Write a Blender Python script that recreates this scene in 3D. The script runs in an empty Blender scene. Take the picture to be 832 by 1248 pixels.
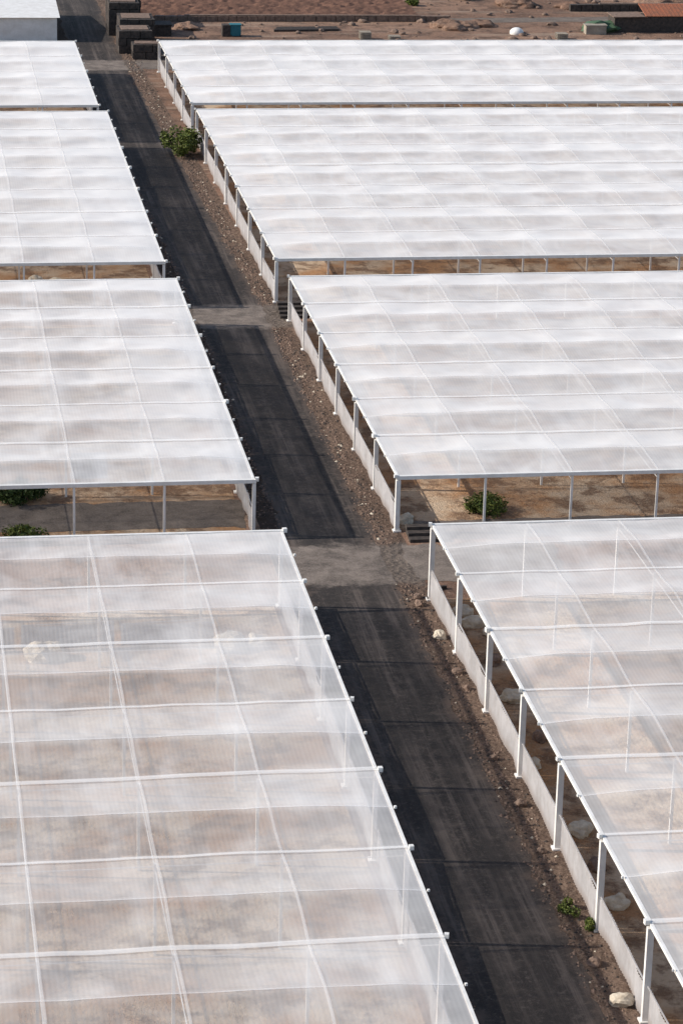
import bpy, bmesh, math, random
from mathutils import Vector, Matrix, noise
random.seed(7)
scene=bpy.context.scene
# ------------------------------------------------------------ helpers
def link(o,parent=None):
    scene.collection.objects.link(o)
    if parent: o.parent=parent
    return o
class MB:
    def __init__(s): s.v=[];s.f=[];s.uv=[]
    def box(s,c,d,rz=0.0):
        i=len(s.v);cx,cy,cz=c;a,b,h=d[0]/2,d[1]/2,d[2]/2
        co,si=math.cos(rz),math.sin(rz)
        for x,y,z in((-a,-b,-h),(a,-b,-h),(a,b,-h),(-a,b,-h),(-a,-b,h),(a,-b,h),(a,b,h),(-a,b,h)):
            s.v.append((cx+x*co-y*si,cy+x*si+y*co,cz+z))
        s.f+=[(i,i+3,i+2,i+1),(i+4,i+5,i+6,i+7),(i,i+1,i+5,i+4),(i+1,i+2,i+6,i+5),(i+2,i+3,i+7,i+6),(i+3,i,i+4,i+7)]
    def beam(s,p,q,w,h):
        p=Vector(p);q=Vector(q);d=(q-p).normalized()
        sd=Vector((0,0,1)).cross(d)
        if sd.length<1e-4: sd=Vector((1,0,0))
        sd.normalize();up=d.cross(sd).normalized()
        i=len(s.v)
        for e in(p,q):
            for a,b in((-1,-1),(1,-1),(1,1),(-1,1)):
                s.v.append(tuple(e+sd*(a*w/2)+up*(b*h/2)))
        s.f+=[(i,i+1,i+2,i+3),(i+4,i+7,i+6,i+5),(i,i+4,i+5,i+1),(i+1,i+5,i+6,i+2),(i+2,i+6,i+7,i+3),(i+3,i+7,i+4,i)]
    def ribbon(s,p,q,w):
        """flat single sheet tape"""
        p=Vector(p);q=Vector(q);d=(q-p).normalized();sd=Vector((0,0,1)).cross(d).normalized()*(w/2)
        i=len(s.v);s.v+=[tuple(p-sd),tuple(p+sd),tuple(q+sd),tuple(q-sd)];s.f.append((i,i+1,i+2,i+3))
    def rock(s,c,r,fl=0.7,seed=0,sub=1):
        bm=bmesh.new();bmesh.ops.create_icosphere(bm,subdivisions=sub,radius=1)
        i=len(s.v);o=Vector((seed*3.1,seed*1.7,seed))
        sx=random.uniform(.8,1.25)
        bm.verts.ensure_lookup_table()
        for v in bm.verts:
            k=1+.45*noise.noise(v.co*1.1+o)+.2*noise.noise(v.co*2.7+o)
            s.v.append((c[0]+v.co.x*r*k*sx,c[1]+v.co.y*r*k/sx,c[2]+v.co.z*r*k*fl))
        for f in bm.faces: s.f.append(tuple(i+v.index for v in f.verts))
        bm.free()
    def obj(s,name,mat,parent=None,smooth=False):
        m=bpy.data.meshes.new(name);m.from_pydata(s.v,[],s.f);m.update()
        if s.uv:
            ul=m.uv_layers.new(name='UVMap')
            for lp in m.loops: ul.data[lp.index].uv=s.uv[lp.vertex_index]
        if mat: m.materials.append(mat)
        if smooth:
            for p in m.polygons:p.use_smooth=True
        return link(bpy.data.objects.new(name,m),parent)
def empty(name):
    e=bpy.data.objects.new(name,None);return link(e)

class NT:
    def __init__(s,name):
        s.m=bpy.data.materials.new(name);s.m.use_nodes=True;s.t=s.m.node_tree;s.t.nodes.clear()
        s.out=s.n('ShaderNodeOutputMaterial')
        s.tc=s.n('ShaderNodeTexCoord')
    def n(s,k,**kw):
        x=s.t.nodes.new(k)
        for a,b in kw.items(): setattr(x,a,b)
        return x
    def l(s,a,b): s.t.links.new(a,b)
    def setin(s,sock,v):
        if isinstance(v,bpy.types.NodeSocket): s.l(v,sock)
        else: sock.default_value=v
    def math(s,op,a,b=0.0,c=None,clamp=False):
        x=s.n('ShaderNodeMath',operation=op);x.use_clamp=clamp
        s.setin(x.inputs[0],a);s.setin(x.inputs[1],b)
        if c is not None:s.setin(x.inputs[2],c)
        return x.outputs[0]
    def xyz(s,src=None):
        w=s.n('ShaderNodeSeparateXYZ');s.l(src or s.tc.outputs['Object'],w.inputs[0]);return w.outputs
    def uv(s):
        u=s.n('ShaderNodeUVMap');u.uv_map='UVMap';return s.xyz(u.outputs[0])
    def noise(s,scale,detail=4,rough=.55,vec=None,stretch=None,dist=0,rot=None):
        src=vec or s.tc.outputs['Object']
        if stretch or rot:
            mp=s.n('ShaderNodeMapping')
            if stretch: mp.inputs['Scale'].default_value=stretch
            if rot: mp.inputs['Rotation'].default_value=(0,0,rot)
            s.l(src,mp.inputs[0]);src=mp.outputs[0]
        x=s.n('ShaderNodeTexNoise');x.inputs['Scale'].default_value=scale;x.inputs['Detail'].default_value=detail
        x.inputs['Distortion'].default_value=dist
        x.inputs['Roughness'].default_value=rough;s.l(src,x.inputs['Vector']);return x.outputs['Fac']
    def rng(s,v,a,b,c=0.0,d=1.0):
        x=s.n('ShaderNodeMapRange');s.setin(x.inputs[0],v)
        for i,k in enumerate((a,b,c,d)): x.inputs[i+1].default_value=k
        return x.outputs[0]
    def mix(s,f,a,b,mode='MIX'):
        x=s.n('ShaderNodeMix',data_type='RGBA',blend_type=mode)
        s.setin(x.inputs[0],f)
        for k,v in((6,a),(7,b)):
            if isinstance(v,tuple): x.inputs[k].default_value=(*v,1)
            else: s.l(v,x.inputs[k])
        return x.outputs[2]
    def bump(s,h,st,di):
        b=s.n('ShaderNodeBump');b.inputs['Strength'].default_value=st;b.inputs['Distance'].default_value=di
        s.l(h,b.inputs['Height']);return b.outputs[0]
    def bsdf(s,col,rough=.9,bump=None,bs=.3,bd=.05,spec=.3):
        p=s.n('ShaderNodeBsdfPrincipled')
        if isinstance(col,tuple): p.inputs['Base Color'].default_value=(*col,1)
        else: s.l(col,p.inputs['Base Color'])
        s.setin(p.inputs['Roughness'],rough);p.inputs['Specular IOR Level'].default_value=spec
        if bump is not None: s.l(s.bump(bump,bs,bd),p.inputs['Normal'])
        s.l(p.outputs[0],s.out.inputs[0]);return p

# ------------------------------------------------------------ materials
def m_ground():
    t=NT('volcanic_dirt')
    a=t.noise(.06,5,.6);b=t.noise(.4,6,.72);c=t.noise(3,4,.8);tr=t.noise(.3,5,.7,stretch=(.12,1,1),rot=.25)
    col=t.mix(t.rng(a,.38,.62),(.19,.112,.078),(.33,.205,.142))
    col=t.mix(t.rng(b,.47,.60,0,.85),col,(.105,.068,.052))
    col=t.mix(t.rng(tr,.54,.64,0,.6),col,(.38,.28,.21))
    col=t.mix(t.rng(c,.52,.72,0,.6),col,(.46,.335,.25))
    t.bsdf(col,.95,c,.8,.2,.1);return t.m
def m_soil():
    t=NT('greenhouse_soil')
    a=t.noise(.2,5,.62);b=t.noise(.5,5,.70);c=t.noise(5,4,.78)
    col=t.mix(t.rng(a,.42,.58),(.43,.235,.12),(.58,.44,.31))
    col=t.mix(t.rng(b,.48,.58,0,.8),col,(.18,.105,.065))
    col=t.mix(t.rng(c,.52,.70,0,.6),col,(.58,.42,.28))
    t.bsdf(col,.95,c,.9,.2,.1);return t.m
def crossmask(t):
    y=t.xyz()[1];n=t.noise(.9,5,.75)
    yy=t.math('ADD',y,t.math('MULTIPLY',t.math('SUBTRACT',n,.5),3.0))
    m=None
    for c,h in((138.1,2.75),(187.1,2.8),(281,2.6)):
        d=t.math('ABSOLUTE',t.math('SUBTRACT',yy,c))
        k=t.rng(d,h-.2,h+.5,1,0)
        m=k if m is None else t.math('MAXIMUM',m,k)
    return m
def dustcol(t,k=1.0):
    b=t.noise(.8,6,.7);c=t.noise(9,4,.8)
    col=t.mix(t.rng(b,.35,.68),(.12*k,.098*k,.083*k),(.26*k,.212*k,.177*k))
    return t.mix(t.rng(c,.48,.75,0,.7),col,(.40*k,.33*k,.272*k)),c
def m_asphalt():
    t=NT('asphalt')
    u=t.uv()[0]
    a=t.noise(.45,4,.6,stretch=(1,.08,1));b=t.noise(2.6,5,.72,stretch=(1,.02,1));c=t.noise(26,2,.85);e=t.noise(.8,7,.76);d=t.noise(.2,5,.65,stretch=(1.3,.4,1))
    f=t.noise(3.2,5,.82)
    col=t.mix(t.rng(a,.38,.62),(.028,.0235,.0215),(.060,.049,.043))
    col=t.mix(t.rng(e,.47,.60,0,.75),col,(.10,.080,.067))
    col=t.mix(t.rng(b,.47,.62,0,.85),col,(.135,.108,.092))
    col=t.mix(t.rng(d,.47,.56,0,.7),col,(.026,.022,.0205))
    col=t.mix(t.rng(f,.52,.68,0,.65),col,(.14,.113,.096))
    col=t.mix(t.rng(c,.52,.75,0,.5),col,(.15,.125,.108))
    for c0 in (.3,.68):
        w_=t.rng(t.math('ABSOLUTE',t.math('SUBTRACT',t.math('ADD',u,t.math('MULTIPLY',t.math('SUBTRACT',a,.5),.2)),c0)),.02,.12,1,0)
        col=t.mix(t.math('MULTIPLY',w_,.5),col,(.03,.026,.024))
    ed=t.math('ADD',t.math('MULTIPLY',t.math('ABSOLUTE',t.math('SUBTRACT',u,.5)),2),t.math('MULTIPLY',t.math('SUBTRACT',e,.5),.9))
    col=t.mix(t.rng(ed,.80,1.05,0,.75),col,(.12,.086,.067))
    dc,dn=dustcol(t);col=t.mix(t.math('MULTIPLY',crossmask(t),t.rng(e,.3,.55,.6,1)),col,dc)
    t.bsdf(col,.85,t.math('ADD',c,e),.6,.04,.2);return t.m
def m_dusty(name,k=1.0):
    t=NT(name);col,c=dustcol(t,k);t.bsdf(col,.95,c,.6,.06,.15);return t.m
def m_shoulder():
    t=NT('gravel_shoulder');u=t.uv()[0]
    b=t.noise(.8,5,.65,stretch=(1,.2,1));c=t.noise(8,4,.85);e=t.noise(1.5,5,.7)
    w=t.n('ShaderNodeTexVoronoi');w.inputs['Scale'].default_value=3.6;t.l(t.tc.outputs['Object'],w.inputs['Vector'])
    col=t.mix(t.rng(b,.35,.65),(.105,.070,.053),(.24,.162,.12))
    col=t.mix(t.rng(c,.46,.7,0,.8),col,(.39,.288,.218))
    col=t.mix(t.rng(e,.52,.68,0,.6),col,(.07,.048,.038))
    col=t.mix(t.rng(w.outputs['Distance'],.0,.3,.5,0),col,(.06,.042,.033))
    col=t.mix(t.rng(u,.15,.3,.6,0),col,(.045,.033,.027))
    dc,dn=dustcol(t);col=t.mix(t.math('MULTIPLY',crossmask(t),.9),col,dc)
    t.bsdf(col,.95,t.math('ADD',c,w.outputs['Distance']),1,.2,.1);return t.m
def m_film(name,T0,alb=1.0):
    t=NT(name)
    uv=t.uv();u,v=uv[0],uv[1]
    cb=t.n('ShaderNodeCombineXYZ');t.l(t.math('FLOOR',t.math('MULTIPLY',u,.5)),cb.inputs[0]);t.l(t.math('FLOOR',t.math('MULTIPLY',v,2)),cb.inputs[1])
    wn=t.n('ShaderNodeTexWhiteNoise',noise_dimensions='2D');t.l(cb.outputs[0],wn.inputs['Vector'])
    cl=t.noise(.28,3,.55,dist=.8);st=t.noise(.5,3,.62,stretch=(1.0,.22,1),rot=-.35)
    T=t.math('ADD',T0-.02,t.math('MULTIPLY',wn.outputs['Value'],.04))
    T=t.math('ADD',T,t.rng(cl,.3,.7,-.05,.05))
    T=t.math('ADD',T,t.rng(st,.5,.70,.0,-.10))
    # slope shading painted into transmittance: far half of each bay milkier, near half clearer
    half=t.math('FRACT',v)
    T=t.math('ADD',T,t.rng(half,.44,.54,.03,-.04))
    # outer bay made milkier to mute the shadow lines cast on the road (u starts at 100 on the road edge of west-side houses)
    T=t.math('ADD',T,t.rng(t.math('ABSOLUTE',t.math('SUBTRACT',u,100.0)),.7,1.6,-.10,0))
    r1=t.math('SINE',t.math('MULTIPLY',u,2*math.pi*26))
    T=t.math('ADD',T,t.math('MULTIPLY',r1,.012))
    fu=t.math('FRACT',u);fv=t.math('FRACT',t.math('MULTIPLY',v,2))
    lap=t.rng(fv,.03,.10,1,0);lap2=t.rng(t.math('ABSOLUTE',t.math('SUBTRACT',fu,.5)),.48,.495,0,.6)
    lp=t.math('MAXIMUM',lap,lap2)
    T=t.math('MULTIPLY',T,t.math('SUBTRACT',1,t.math('MULTIPLY',lp,.12)))
    T=t.math('MINIMUM',t.math('MAXIMUM',T,.15),.88)
    g=t.n('ShaderNodeNewGeometry');dp=t.n('ShaderNodeVectorMath',operation='DOT_PRODUCT')
    t.l(g.outputs['Normal'],dp.inputs[0]);t.l(g.outputs['Incoming'],dp.inputs[1])
    cs=t.math('MAXIMUM',t.math('ABSOLUTE',dp.outputs['Value']),.1)
    Tr=t.math('POWER',T,t.math('DIVIDE',.95,cs))   # Beer-Lambert path length through the sheet
    col=t.mix(t.rng(cl,.35,.7),(.95*alb,.93*alb,.905*alb),(.90*alb,.875*alb,.855*alb))
    df=t.n('ShaderNodeBsdfDiffuse');t.l(col,df.inputs[0])
    tr=t.n('ShaderNodeBsdfTranslucent');t.l(col,tr.inputs[0])
    m1=t.n('ShaderNodeMixShader');m1.inputs[0].default_value=.15;t.l(df.outputs[0],m1.inputs[1]);t.l(tr.outputs[0],m1.inputs[2])
    tp=t.n('ShaderNodeBsdfTransparent')
    m2=t.n('ShaderNodeMixShader');t.l(Tr,m2.inputs[0]);t.l(m1.outputs[0],m2.inputs[1]);t.l(tp.outputs[0],m2.inputs[2])
    t.l(m2.outputs[0],t.out.inputs[0]);return t.m
def m_tape(name,a):
    t=NT(name)
    df=t.n('ShaderNodeBsdfDiffuse');df.inputs[0].default_value=(.95,.93,.905,1)
    tp=t.n('ShaderNodeBsdfTransparent');m=t.n('ShaderNodeMixShader')
    m.inputs[0].default_value=a;t.l(df.outputs[0],m.inputs[1]);t.l(tp.outputs[0],m.inputs[2])
    t.l(m.outputs[0],t.out.inputs[0]);return t.m
def m_simple(name,c1,c2,scale=2,rough=.7,bs=.2,spec=.3):
    t=NT(name);a=t.noise(scale,4,.65)
    t.bsdf(t.mix(t.rng(a,.35,.68),c1,c2),rough,a,bs,.03,spec);return t.m
def m_panel():
    t=NT('fence_panel')
    a=t.noise(.9,4,.65);b=t.noise(3,4,.7,stretch=(1,1,.25));z=t.xyz()[2]
    col=t.mix(t.rng(a,.35,.7),(.60,.58,.58),(.46,.44,.435))
    col=t.mix(t.rng(b,.5,.75,0,.45),col,(.36,.31,.27))
    col=t.mix(t.rng(t.math('ADD',z,t.math('MULTIPLY',a,.5)),.25,.75,.6,0),col,(.28,.20,.15))
    df=t.n('ShaderNodeBsdfDiffuse');t.l(col,df.inputs[0]);tr=t.n('ShaderNodeBsdfTranslucent');t.l(col,tr.inputs[0])
    m=t.n('ShaderNodeMixShader');m.inputs[0].default_value=.25;t.l(df.outputs[0],m.inputs[1]);t.l(tr.outputs[0],m.inputs[2])
    t.l(m.outputs[0],t.out.inputs[0]);return t.m
def m_leaf(name,c1,c2):
    t=NT(name);oi=t.noise(5,3,.7)
    t.bsdf(t.mix(t.rng(oi,.35,.65),c1,c2),.6,spec=.2);return t.m
G=m_ground();S=m_soil();A=m_asphalt();D=m_dusty('dusty_crossing');SH=m_shoulder();P=m_panel()
FILM={'n':m_film('clear_film',.79),'r':m_film('used_film',.73,1.0),'m':m_film('milky_film',.66,.975)}
D2=m_dusty('grey_ground',.75);D3=m_dusty('far_yard',.85)
WH=m_simple('white_painted_steel',(.84,.815,.78),(.70,.67,.625),1.5,.5,.1)
ST=m_tape('lapping_band',.56)
TP=m_tape('thin_tape',.76)
DK=m_simple('dark_basalt',(.035,.03,.028),(.09,.07,.058),3,.9,.6)
RK=m_simple('pale_rock',(.66,.58,.46),(.44,.36,.27),3,.9,.8)
BR=m_simple('brown_rock',(.26,.175,.13),(.12,.083,.064),3,.9,.8)
LF=m_leaf('leaf_green',(.05,.08,.018),(.15,.165,.035))
LD=m_leaf('leaf_dark',(.02,.042,.012),(.06,.085,.02))

# ------------------------------------------------------------ ground sheet
def grid(mb,x0,x1,y0,y1,n,m,zf):
    i=len(mb.v)
    for b in range(m+1):
        for a in range(n+1):
            x=x0+(x1-x0)*a/n;y=y0+(y1-y0)*b/m;mb.v.append((x,y,zf(x,y)))
    for b in range(m):
        for a in range(n):
            k=i+b*(n+1)+a;mb.f.append((k,k+1,k+n+2,k+n+1))
mb=MB();grid(mb,-1500,1500,-200,4000,30,42,lambda x,y:0);mb.obj('ground',G)
def rx(y):
    if y<190: return 0.0
    return -2.0*min(1,(y-190)/90)
ys=[40+i*.5 for i in range(0,640)]
def strip(mb,xa,xb,z,ys,ja=.25,jb=.25,seed=0):
    i=len(mb.v)
    for y in ys:
        a=xa+rx(y)+ja*noise.noise(Vector((y*.35,seed,0)))+ja*.6*noise.noise(Vector((y*1.3,seed,4)))
        b=xb+rx(y)+jb*noise.noise(Vector((y*.4,seed+9,0)))+jb*.6*noise.noise(Vector((y*1.5,seed,7)))
        mb.v+= [(a,y,z),(b,y,z)];mb.uv+=[(0,y),(1,y)]
    for k in range(len(ys)-1):
        mb.f.append((i+2*k,i+2*k+1,i+2*k+3,i+2*k+2))
mb=MB();strip(mb,18.9,26.3,.004,ys,.1,.1,3);mb.obj('road_shoulder',SH)
mb=MB();strip(mb,19.95,24.75,.010,ys,.5,.4,1);mb.obj('asphalt_road',A)
def patch(name,pts,z,mat):
    mb=MB();n=len(pts);vs=[]
    for i in range(n):
        p=Vector((*pts[i],0));q=Vector((*pts[(i+1)%n],0));k=max(2,int((q-p).length/.3))
        for j in range(k):
            w=p.lerp(q,j/k);o=.35*noise.noise(w*.9)+.2*noise.noise(w*2.9);vs.append((w.x+o,w.y+o,z))
    mb.v=vs;mb.f=[tuple(range(len(vs)))];return mb.obj(name,mat)
patch('paved_crossing',[(25.9,135.3),(34,134.8),(34,141),(25.9,140.8)],.016,D)
patch('yard_pavement',[(24,279),(60,279),(60,283),(27,284),(24,284)],.016,D3)
patch('grey_strip',[(-30,144.4),(18.4,144.4),(18.4,148.9),(-30,148.9)],.016,D2)  # grey-brown ground strip, darker than the soil around it
patch('grey_strip',[(27,141.5),(80,141.5),(80,144.6),(27,144.6)],.012,D2)  # same grey-brown strip on the east side
patch('dirt_track',[(26,286),(110,287),(110,290),(60,293),(26,290)],.008,D3)
patch('dirt_track',[(60,306),(110,309),(110,312),(60,309)],.008,D3)

# ------------------------------------------------------------ greenhouses
def greenhouse(x0,x1,y0,y1,z,nb,edge,film,dx=4.75,rise=.2,thick=0,seam=None):
    E=empty('greenhouse')
    L=(y1-y0)/nb;xr=x1 if edge=='E' else x0
    def H(x,y):
        f=((y-y0)/L)%1.0;tri=1-abs(2*f-1)
        if y>=y1-1e-4 or y<=y0+1e-4: tri=0
        tp=max(0,min(1,min(x-x0,x1-x)/2.4))
        r=abs(x-xr)
        sag=.09*math.sin(math.pi*((r/dx)%1.0))*math.sin(math.pi*((f*2)%1.0))
        return z+rise*tri*tp-sag*tp+(.06*noise.noise(Vector((x*.4,y*.4,z)))+.03*noise.noise(Vector((x*1.3,y*.9,z))))*tp
    nx=int(round((x1-x0)/(dx/10)));ny=nb*16
    me=bpy.data.meshes.new('film_roof');V=[];Fc=[];UV=[]
    for b in range(ny+1):
        for a in range(nx+1):
            x=x0+(x1-x0)*a/nx;y=y0+(y1-y0)*b/ny
            V.append((x,y,H(x,y)));UV.append((abs(x-xr)/dx+(100 if edge=='E' else 200),(y-y0)/L+50))
    for b in range(ny):
        for a in range(nx):
            k=b*(nx+1)+a;Fc.append((k,k+1,k+nx+2,k+nx+1))
    me.from_pydata(V,[],Fc);uvl=me.uv_layers.new(name='UVMap')
    for lp in me.loops: uvl.data[lp.index].uv=UV[lp.vertex_index]
    me.materials.append(film)
    for p in me.polygons:p.use_smooth=True
    link(bpy.data.objects.new('film_roof',me),E)
    bt=MB();tp=MB()
    xs=[];k=0
    while True:
        x=x1-k*dx if edge=='E' else x0+k*dx
        if x<x0-.01 or x>x1+.01: break
        xs.append(x);k+=1
    for x in xs[1:]:
        n=nb*8;ph=random.uniform(0,50);wo=lambda y:.06*noise.noise(Vector((y*.3,x,ph)))
        for j in range(n):
            ya=y0+(y1-y0)*j/n;yb=y0+(y1-y0)*(j+1)/n
            tp.ribbon((x+wo(ya),ya,H(x,ya)+.03),(x+wo(yb),yb,H(x,yb)+.03),.11)
    n=int((x1-x0)/1.2)
    ph=random.uniform(0,50)
    for j in range(1,nb):
        y=y0+j*L;big=(j%2==thick);w=.34 if big else .20
        if j==seam: w=.7
        for i in range(n):
            xa=x0+(x1-x0)*i/n;xb=x0+(x1-x0)*(i+1)/n
            wo=lambda x:.06*noise.noise(Vector((x*.25,y,ph)))
            bt.ribbon((xa,y+wo(xa),H(xa,y)+.06),(xb,y+wo(xb),H(xb,y)+.06),w)
    for j in range(nb):
        y=y0+(j+.5)*L
        for i in range(n):
            xa=x0+(x1-x0)*i/n;xb=x0+(x1-x0)*(i+1)/n
            tp.ribbon((xa,y,H(xa,y)+.025),(xb,y,H(xb,y)+.025),.07)
    bt.obj('roof_bands',ST,E);tp.obj('roof_tapes',TP,E)
    fr=MB();zt=z-.12
    for y in (y0,y1): fr.beam((x0-.1,y,zt+.06),(x1+.1,y,zt+.06),.2,.2)
    for x in (x0,x1): fr.beam((x,y0+.13,zt+.06),(x,y1-.13,zt+.06),.12,.14)
    for j in range(1,nb): fr.beam((x0+.12,y0+j*L,zt-.2),(x1-.12,y0+j*L,zt-.2),.03,.03)
    for x in xs[2:]: fr.beam((x,y0+.15,zt-.32),(x,y1-.15,zt-.32),.035,.035)
    sg=1 if edge=='E' else -1
    for j in range(nb*2+1):
        y=y0+j*L/2
        s=(.18 if j%2==0 else .10)*random.uniform(.8,1.15)
        fr.box((xr+sg*.15,y+random.uniform(-.05,.05),z+.03),(s,s*1.1,s),random.uniform(-.3,.3))
    fr.obj('frame_beams',WH,E)
    po=MB()
    for j in range(nb+1):
        y=y0+j*L
        for i,x in enumerate(xs):
            w=.24 if i==0 else .12
            if i==0 and edge=='E': w=.18
            po.box((x,y,(z-.2)/2),(w,w,z-.2),random.uniform(-.04,.04))
            if i==0: po.box((x,y,.03),(.42,.42,.1))
    po.obj('posts',WH,E)
    return E,xs,L
def fence(pts,h,z0=.05):
    pn=MB()
    for i in range(len(pts)-1):
        a=Vector((*pts[i],0));b=Vector((*pts[i+1],0));d=(b-a).normalized()
        a2=a+d*.16;b2=b-d*.16
        h1=h+random.uniform(-.12,.1);h2=h+random.uniform(-.12,.1)
        n=Vector((-d.y,d.x,0))
        m=int((b2-a2).length/.11);base=len(pn.v)
        for k in range(m+1):
            p=a2.lerp(b2,k/m)+n*(.025 if k%2 else -.025)+n*.16*noise.noise(Vector((k*.06,i*3.1,0)))
            hh=h1+(h2-h1)*k/m-.05*math.sin(math.pi*k/m)
            pn.v+=[(p.x,p.y,z0+.06*noise.noise(Vector((k*.2,i,5)))),(p.x,p.y,z0+hh)]
        for k in range(m):
            q=base+2*k;pn.f.append((q,q+2,q+3,q+1))
        pn.beam((a2.x,a2.y,z0+h1+.02),(b2.x,b2.y,z0+h2+.02),.05,.04)
    return pn.obj('panel_fence',P)
XL=-10
blocks=[(XL,18.45,60.5,132.4,4.0,10,'E','n'),(XL,18.42,143.05,185.5,3.1,6,'E','r'),(XL,18.05,190.2,242.5,3.1,7,'E','m'),(XL,17.5,245.2,276.9,3.1,4,'E','m'),
(26.1,64,60.8,132.7,4.0,10,'W','r'),(26.15,78,143.05,185.7,3.1,6,'W','m'),(25.85,97.0,190.6,243.2,3.1,7,'W','m'),(25.75,97.0,246.0,277.2,3.1,4,'W','m')]
for k,(x0,x1,y0,y1,z,nb,e,fm) in enumerate(blocks):
    dx=4.75
    if e=='W': x1=x0+dx*round((x1-x0)/dx)
    else: x0=x1-dx*round((x1-x0)/dx)
    E,xs,L=greenhouse(x0,x1,y0,y1,z,nb,e,FILM[fm],dx,thick=k%2,seam=4 if k==6 else None)
    xe=x1 if e=='E' else x0
    fence([(xe,y0+j*L) for j in range(nb+1)],1.35 if z<4 else 1.5)
    mb=MB();grid(mb,x0+.3,x1-.3,y0+.0,y1-.0,8,8,lambda x,y:.006);mb.obj('soil_bed',S)

# ------------------------------------------------------------ rocks / gravel
def rocks(lst,mat,name='rock'):
    for i,(x,y,r) in enumerate(lst):
        mb=MB();mb.rock((x,y,r*.35),r,.75,random.random()*50,3);mb.obj(name,mat)
rocks([(26.8,144.4,.45),(25.6,127.5,.35),(27.6,128.9,.5),(27.3,130.6,.45),(27.4,105.3,.5),(27.3,98.6,.45),(25.6,90.9,.4),(28.2,127.6,.35),(26.9,112,.35),(27.5,119.5,.5)],RK)
rocks([(25.3,113,.2),(25.5,108.2,.24),(25.6,123,.22),(25.4,103.7,.2),(25.3,94,.26),(27.5,124,.4),(27.8,115,.4),(27.3,102,.4),(25.4,132,.25),(25.5,133,.22),(25.7,121,.2)],BR)
rocks([(6.5,126.5,.8),(15.3,127.0,.7),(16.6,127.2,.55),(9.6,196.5,.6),(11,196,.5)],RK)
gm=[MB(),MB(),MB()]
for i in range(10000):
    y=random.uniform(78,290)
    sd=random.random()
    if sd<.66: x=random.choice([random.gauss(24.78,.16),random.uniform(24.7,26.0),random.gauss(25.35,.12)])+rx(y)*.75
    else: x=random.choice([random.uniform(18.9,20.0),random.gauss(19.9,.12)])+rx(y)*.75
    if 135<y<141 or 184<y<190: continue
    r=random.choice([.035,.05,.07,.09])*random.uniform(.7,1.3)
    q_=random.random();M_=gm[0] if q_<.62 else gm[1] if q_<.96 else gm[2]
    i0=len(M_.v)
    for q in((1,0,0),(0,1,0),(-1,0,0),(0,-1,0),(.1,.1,.8)):
        M_.v.append((x+q[0]*r*random.uniform(.7,1.3),y+q[1]*r*random.uniform(.7,1.3),.005+q[2]*r))
    M_.f+=[(i0,i0+1,i0+4),(i0+1,i0+2,i0+4),(i0+2,i0+3,i0+4),(i0+3,i0,i0+4)]
for M_,m_ in zip(gm,(BR,DK,RK)): M_.obj('gravel',m_)

# ------------------------------------------------------------ shrubs
def shrub(x,y,r,h,n,mat,name='shrub',leaf=.11):
    E=empty(name);w=MB();cl=[]
    for k in range(max(6,int(n/150))):
        a=random.uniform(0,6.28);rr=r*math.sqrt(random.random())*.85;hh=h*random.uniform(.3,.85)*(1-.4*rr/r)
        c=Vector((x+rr*math.cos(a),y+rr*math.sin(a),hh));cl.append((c,r*random.uniform(.18,.38)))
        w.beam((x+.1*math.cos(a),y+.1*math.sin(a),0),tuple(c),.03,.03)
    w.obj('stems',BR,E)
    lf=MB()
    for k in range(n):
        c,cr=random.choice(cl)
        d=Vector((random.gauss(0,1),random.gauss(0,1),random.gauss(0,.8))).normalized()*cr*random.uniform(.5,1.25)
        p=c+d;p.z=max(p.z,.03)
        u=Vector((random.gauss(0,1),random.gauss(0,1),random.gauss(0,.6))).normalized()
        v=u.cross(Vector((random.gauss(0,1),random.gauss(0,1),random.gauss(0,1)))).normalized()
        s=leaf*random.uniform(.6,1.4);i=len(lf.v)
        lf.v+=[tuple(p-u*s),tuple(p+v*s*.45),tuple(p+u*s),tuple(p-v*s*.45)];lf.f.append((i,i+1,i+2,i+3))
    lf.obj('foliage',mat,E)
shrub(23.9,239.0,1.8,2.7,3500,LF,leaf=.14)
shrub(6.6,149.6,1.5,1.1,2600,LD,leaf=.11)
shrub(6.3,143.5,1.1,.8,1600,LF,leaf=.09)
shrub(31.6,145.9,1.4,.9,2400,LF,leaf=.09)
shrub(19.6,114.5,.45,.4,500,LF,leaf=.07)
shrub(25.4,98.3,.55,.5,1000,LF,leaf=.06)
shrub(25.8,96.8,.45,.4,700,LF,leaf=.06)
shrub(19.5,121,.3,.3,300,LF,leaf=.07)
shrub(64,322,1.4,1.2,1500,LF,leaf=.17)
shrub(58,318,.8,.7,700,LF,leaf=.15)

# ------------------------------------------------------------ steps near fences
def steps(x,y,w,n,name='stone_steps'):
    mb=MB()
    for k in range(n):
        mb.box((x,y+k*.55,.09+k*.16),(w,.5,.18))
        mb.box((x,y+k*.55,.0+k*.08),(w*.96,.46,.16*k+.02))
    mb.obj(name,DK)
steps(26.6,186.6,2.0,4)
steps(27.6,141.4,2.1,3)
mb=MB();prev=None
for k in range(9):
    p=(27.2+1.2*math.cos(math.pi*.5+math.pi*.5*k/8),132.6+1.6*math.sin(math.pi*.5+math.pi*.5*k/8),.08)
    if prev: mb.beam(prev,p,.15,.18)
    prev=p
mb.obj('kerb',DK)

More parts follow.
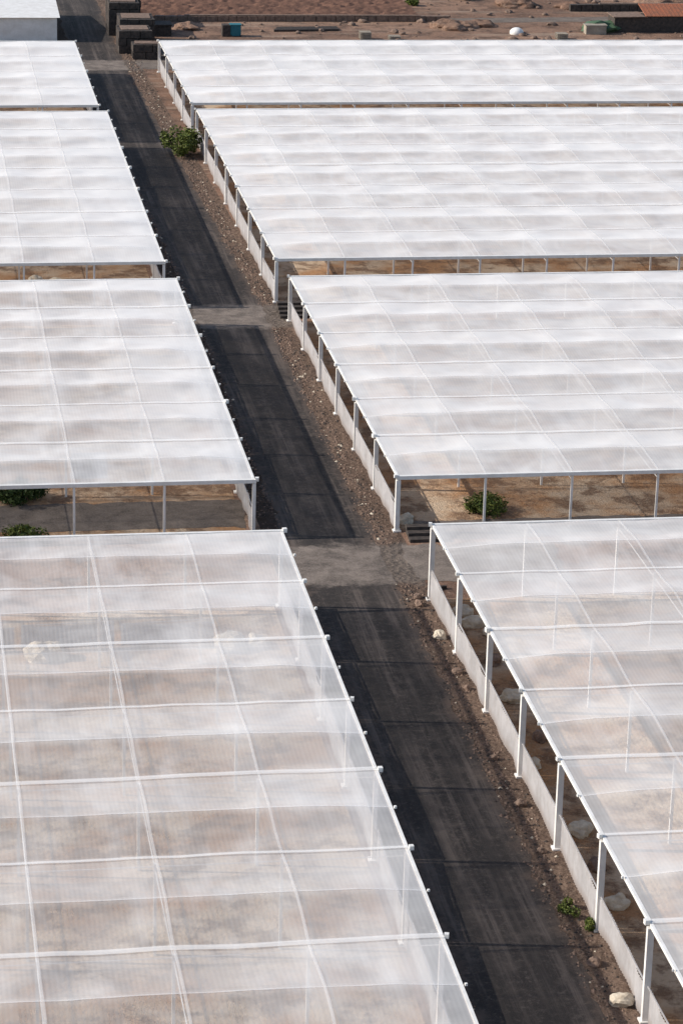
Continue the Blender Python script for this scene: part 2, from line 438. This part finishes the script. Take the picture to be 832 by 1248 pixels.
# ------------------------------------------------------------ far yard
E=empty('white_shed')
mb=MB();mb.box((3.9,303,1.2),(26,16,2.4));mb.obj('walls',WH,E)
mb=MB()
mb.v=[(-9.4,294.7,2.42),(17.2,294.7,2.42),(17.2,303,3.1),(-9.4,303,3.1),(17.2,311.3,2.42),(-9.4,311.3,2.42)]
mb.f=[(0,1,2,3),(3,2,4,5)];mb.obj('roof',WH,E)
mb=MB();mb.box((10,294.96,1.0),(1.6,.08,2.0));mb.obj('door',P,E)
def blocks_wall(lst,name='stone_retaining_wall',mat=DK,cap=BR):
    E=empty(name);mb=MB();cp=MB()
    for (cx,cy,sx,sy,h) in lst:
        nz=max(1,int(h/.6))
        for a in range(nz):
            yy=cy-sy/2
            while yy<cy+sy/2-.2:
                l=min(random.uniform(.7,1.3),cy+sy/2-yy);xx=cx-sx/2
                while xx<cx+sx/2-.2:
                    m=min(random.uniform(.8,1.4),cx+sx/2-xx)
                    mb.box((xx+m/2,yy+l/2,a*h/nz+h/nz/2+random.uniform(-.03,.03)),(m*.95,l*.95,h/nz*.95),random.uniform(-.05,.05));xx+=m
                yy+=l
        cp.box((cx,cy,h+.03),(sx*.8,sy*.7,.1),random.uniform(-.05,.05))
    mb.obj('blocks',mat,E);cp.obj('earth_fill',cap,E)
blocks_wall([(25.2,285.2,2.9,2.2,1.5),(24.3,289.2,3.4,3.6,2.3),(24.9,294.6,3.6,4.2,2.6),(24.0,300.2,3.2,4.4,3.4),(24.6,306.8,3.4,5.4,3.9)])
blocks_wall([(44,307.2,32,.7,.6)],'stone_wall',BR,BR)
blocks_wall([(92,314,34,.8,.8)],'stone_wall',DK,BR)
mb=MB()
for k in range(16):
    y=309.5+k*1.25;n=50
    for j in range(n):
        xa=27+30*j/n;xb=27+30*(j+1)/n
        za=.5+.2*noise.noise(Vector((xa,y,0)));zb=.5+.2*noise.noise(Vector((xb,y,0)))
        i=len(mb.v);mb.v+=[(xa,y-.5,0),(xb,y-.5,0),(xb,y,zb),(xa,y,za),(xa,y+.5,0),(xb,y+.5,0)]
        mb.f+=[(i,i+1,i+2,i+3),(i+3,i+2,i+5,i+4)]
mb.obj('ploughed_field',m_simple('ridge_soil',(.31,.165,.11),(.15,.085,.062),1.5,.95,.6))
E=empty('waste_bin')
TL=m_simple('teal_plastic',(.02,.13,.16),(.03,.17,.20),3,.6)
mb=MB();mb.box((35.6,298,.6),(1.1,1.0,1.1));mb.box((35.6,298,1.2),(1.2,1.12,.1));mb.obj('body_and_lid',TL,E)
mb=MB();mb.box((35.1,297.45,.08),(.15,.1,.16));mb.box((36.1,297.45,.08),(.15,.1,.16));mb.box((34.6,298,.6),(.8,1.2,1.2));mb.obj('wheels_and_box',DK,E)
mb=MB();mb.box((27.9,299,.55),(2.0,2.4,1.1));mb.box((27.9,299,1.15),(2.2,2.6,.1));mb.obj('storage_crate',DK)
bm=bmesh.new();bmesh.ops.create_uvsphere(bm,u_segments=24,v_segments=12,radius=.75)
for v in bm.verts: v.co.z*=.75;v.co+=Vector((65.8,299,.15))
me=bpy.data.meshes.new('water_tank');bm.to_mesh(me);bm.free();me.materials.append(WH);link(bpy.data.objects.new('water_tank',me))
mb=MB();mb.rock((75.6,301,.4),1.9,.4,3,3);mb.obj('tarp_heap',m_simple('green_tarp',(.05,.10,.05),(.09,.14,.08),2,.6))
E=empty('shed')
mb=MB();mb.box((81.9,301.5,.8),(10.4,3,1.6));mb.obj('walls',DK,E)
RS=m_simple('rusty_sheet',(.36,.12,.06),(.22,.10,.06),1.5,.8)
mb=MB()
for k in range(34):
    x=80.2+k*.22;mb.beam((x,299.9,1.72),(x,303.6,2.5),.2,.05 if k%2 else .09)
mb.obj('roof',RS,E)
mb=MB();mb.beam((76.5,301.4,1.66),(80.0,301.4,1.7),3.3,.08);mb.obj('flat_roof',BR,E)
PW=m_simple('pale_wood',(.38,.33,.26),(.25,.21,.17))
mb=MB();mb.box((74.4,299.3,.45),(2.2,1.2,.9));mb.box((74.4,299.3,.95),(2.4,1.3,.08));mb.obj('crate',PW)
# pallets, pipes and spoil heaps in the yard
for (x,y,n) in((49,296,5),(52,295.4,3),(70,296,4)):
    mb=MB()
    for a in range(n):
        for s_ in(-.5,0,.5): mb.box((x,y+s_,.07+a*.16),(1.2,.1,.09))
        for s_ in range(6): mb.box((x-.5+s_*.2,y,.13+a*.16),(.13,1.15,.025),0)
    mb.obj('pallet_stack',PW)
mb=MB()
for k in range(7): mb.beam((40+.1*k,300.5+.28*k,.12),(47,301+.28*k,.12),.2,.2)
mb.obj('pipe_bundle',DK)
for i,(x,y,r) in enumerate(((60,303,2.2),(63,304.5,1.6),(88,320,3.2),(70,318,2.4),(76,316.5,1.8),(31,303,1.6))):
    mb=MB();mb.rock((x,y,0),r,.38,i*7+2,4);mb.obj('spoil_heap',G)
mb=MB()
for i in range(260):
    x=random.uniform(27,100);y=random.uniform(283,328)
    if 26<x<57 and y>308: continue
    mb.rock((x,y,.05),random.choice([.12,.2,.4])*random.uniform(.7,1.2),.7,i,2)
mb.obj('rubble',BR)

# ------------------------------------------------------------ small things under the roofs
mb=MB();mb.box((10.2,150.2,1.75),(2.0,.06,1.5));mb.obj('hanging_sheet',WH)
fence([(-9+k*4.75,127.6) for k in range(6)],1.2)
# ------------------------------------------------------------ light
d=Vector((5.3,-.8,-3.05)).normalized()
sun=bpy.data.lights.new('sun','SUN');sun.energy=5.0;sun.angle=math.radians(.6);sun.color=(1,.94,.855)
so=bpy.data.objects.new('sun',sun);link(so);so.rotation_euler=d.to_track_quat('-Z','Y').to_euler();so.location=(0,100,80)
w=bpy.data.worlds.new('World');scene.world=w;w.use_nodes=True
nt=w.node_tree;bg=nt.nodes['Background'];sk=nt.nodes.new('ShaderNodeTexSky');sk.sky_type='NISHITA';sk.sun_disc=False
sk.sun_elevation=math.asin(-d.z);sk.sun_rotation=math.atan2(-d.x,-d.y)%(2*math.pi)
nt.links.new(sk.outputs[0],bg.inputs[0]);bg.inputs[1].default_value=.15
scene.view_settings.view_transform='Standard';scene.view_settings.look='None';scene.view_settings.exposure=0
# ------------------------------------------------------------ camera (100 mm tele)
Yc=Vector((-566,1224,-3500)).normalized();Zc=Vector((94.5,3500,1208.7)).normalized()
Zc=(Zc-Yc*Zc.dot(Yc)).normalized();Xc=Yc.cross(Zc)
R=Matrix((Xc,Yc,Zc))
cam=bpy.data.cameras.new('camera');cam.sensor_fit='VERTICAL';cam.sensor_height=36;cam.lens=3500/1248*36
cam.clip_start=1;cam.clip_end=8000
co=bpy.data.objects.new('camera',cam);link(co);co.matrix_world=Matrix.Translation((0,0,51.2))@R.to_4x4()
scene.camera=co
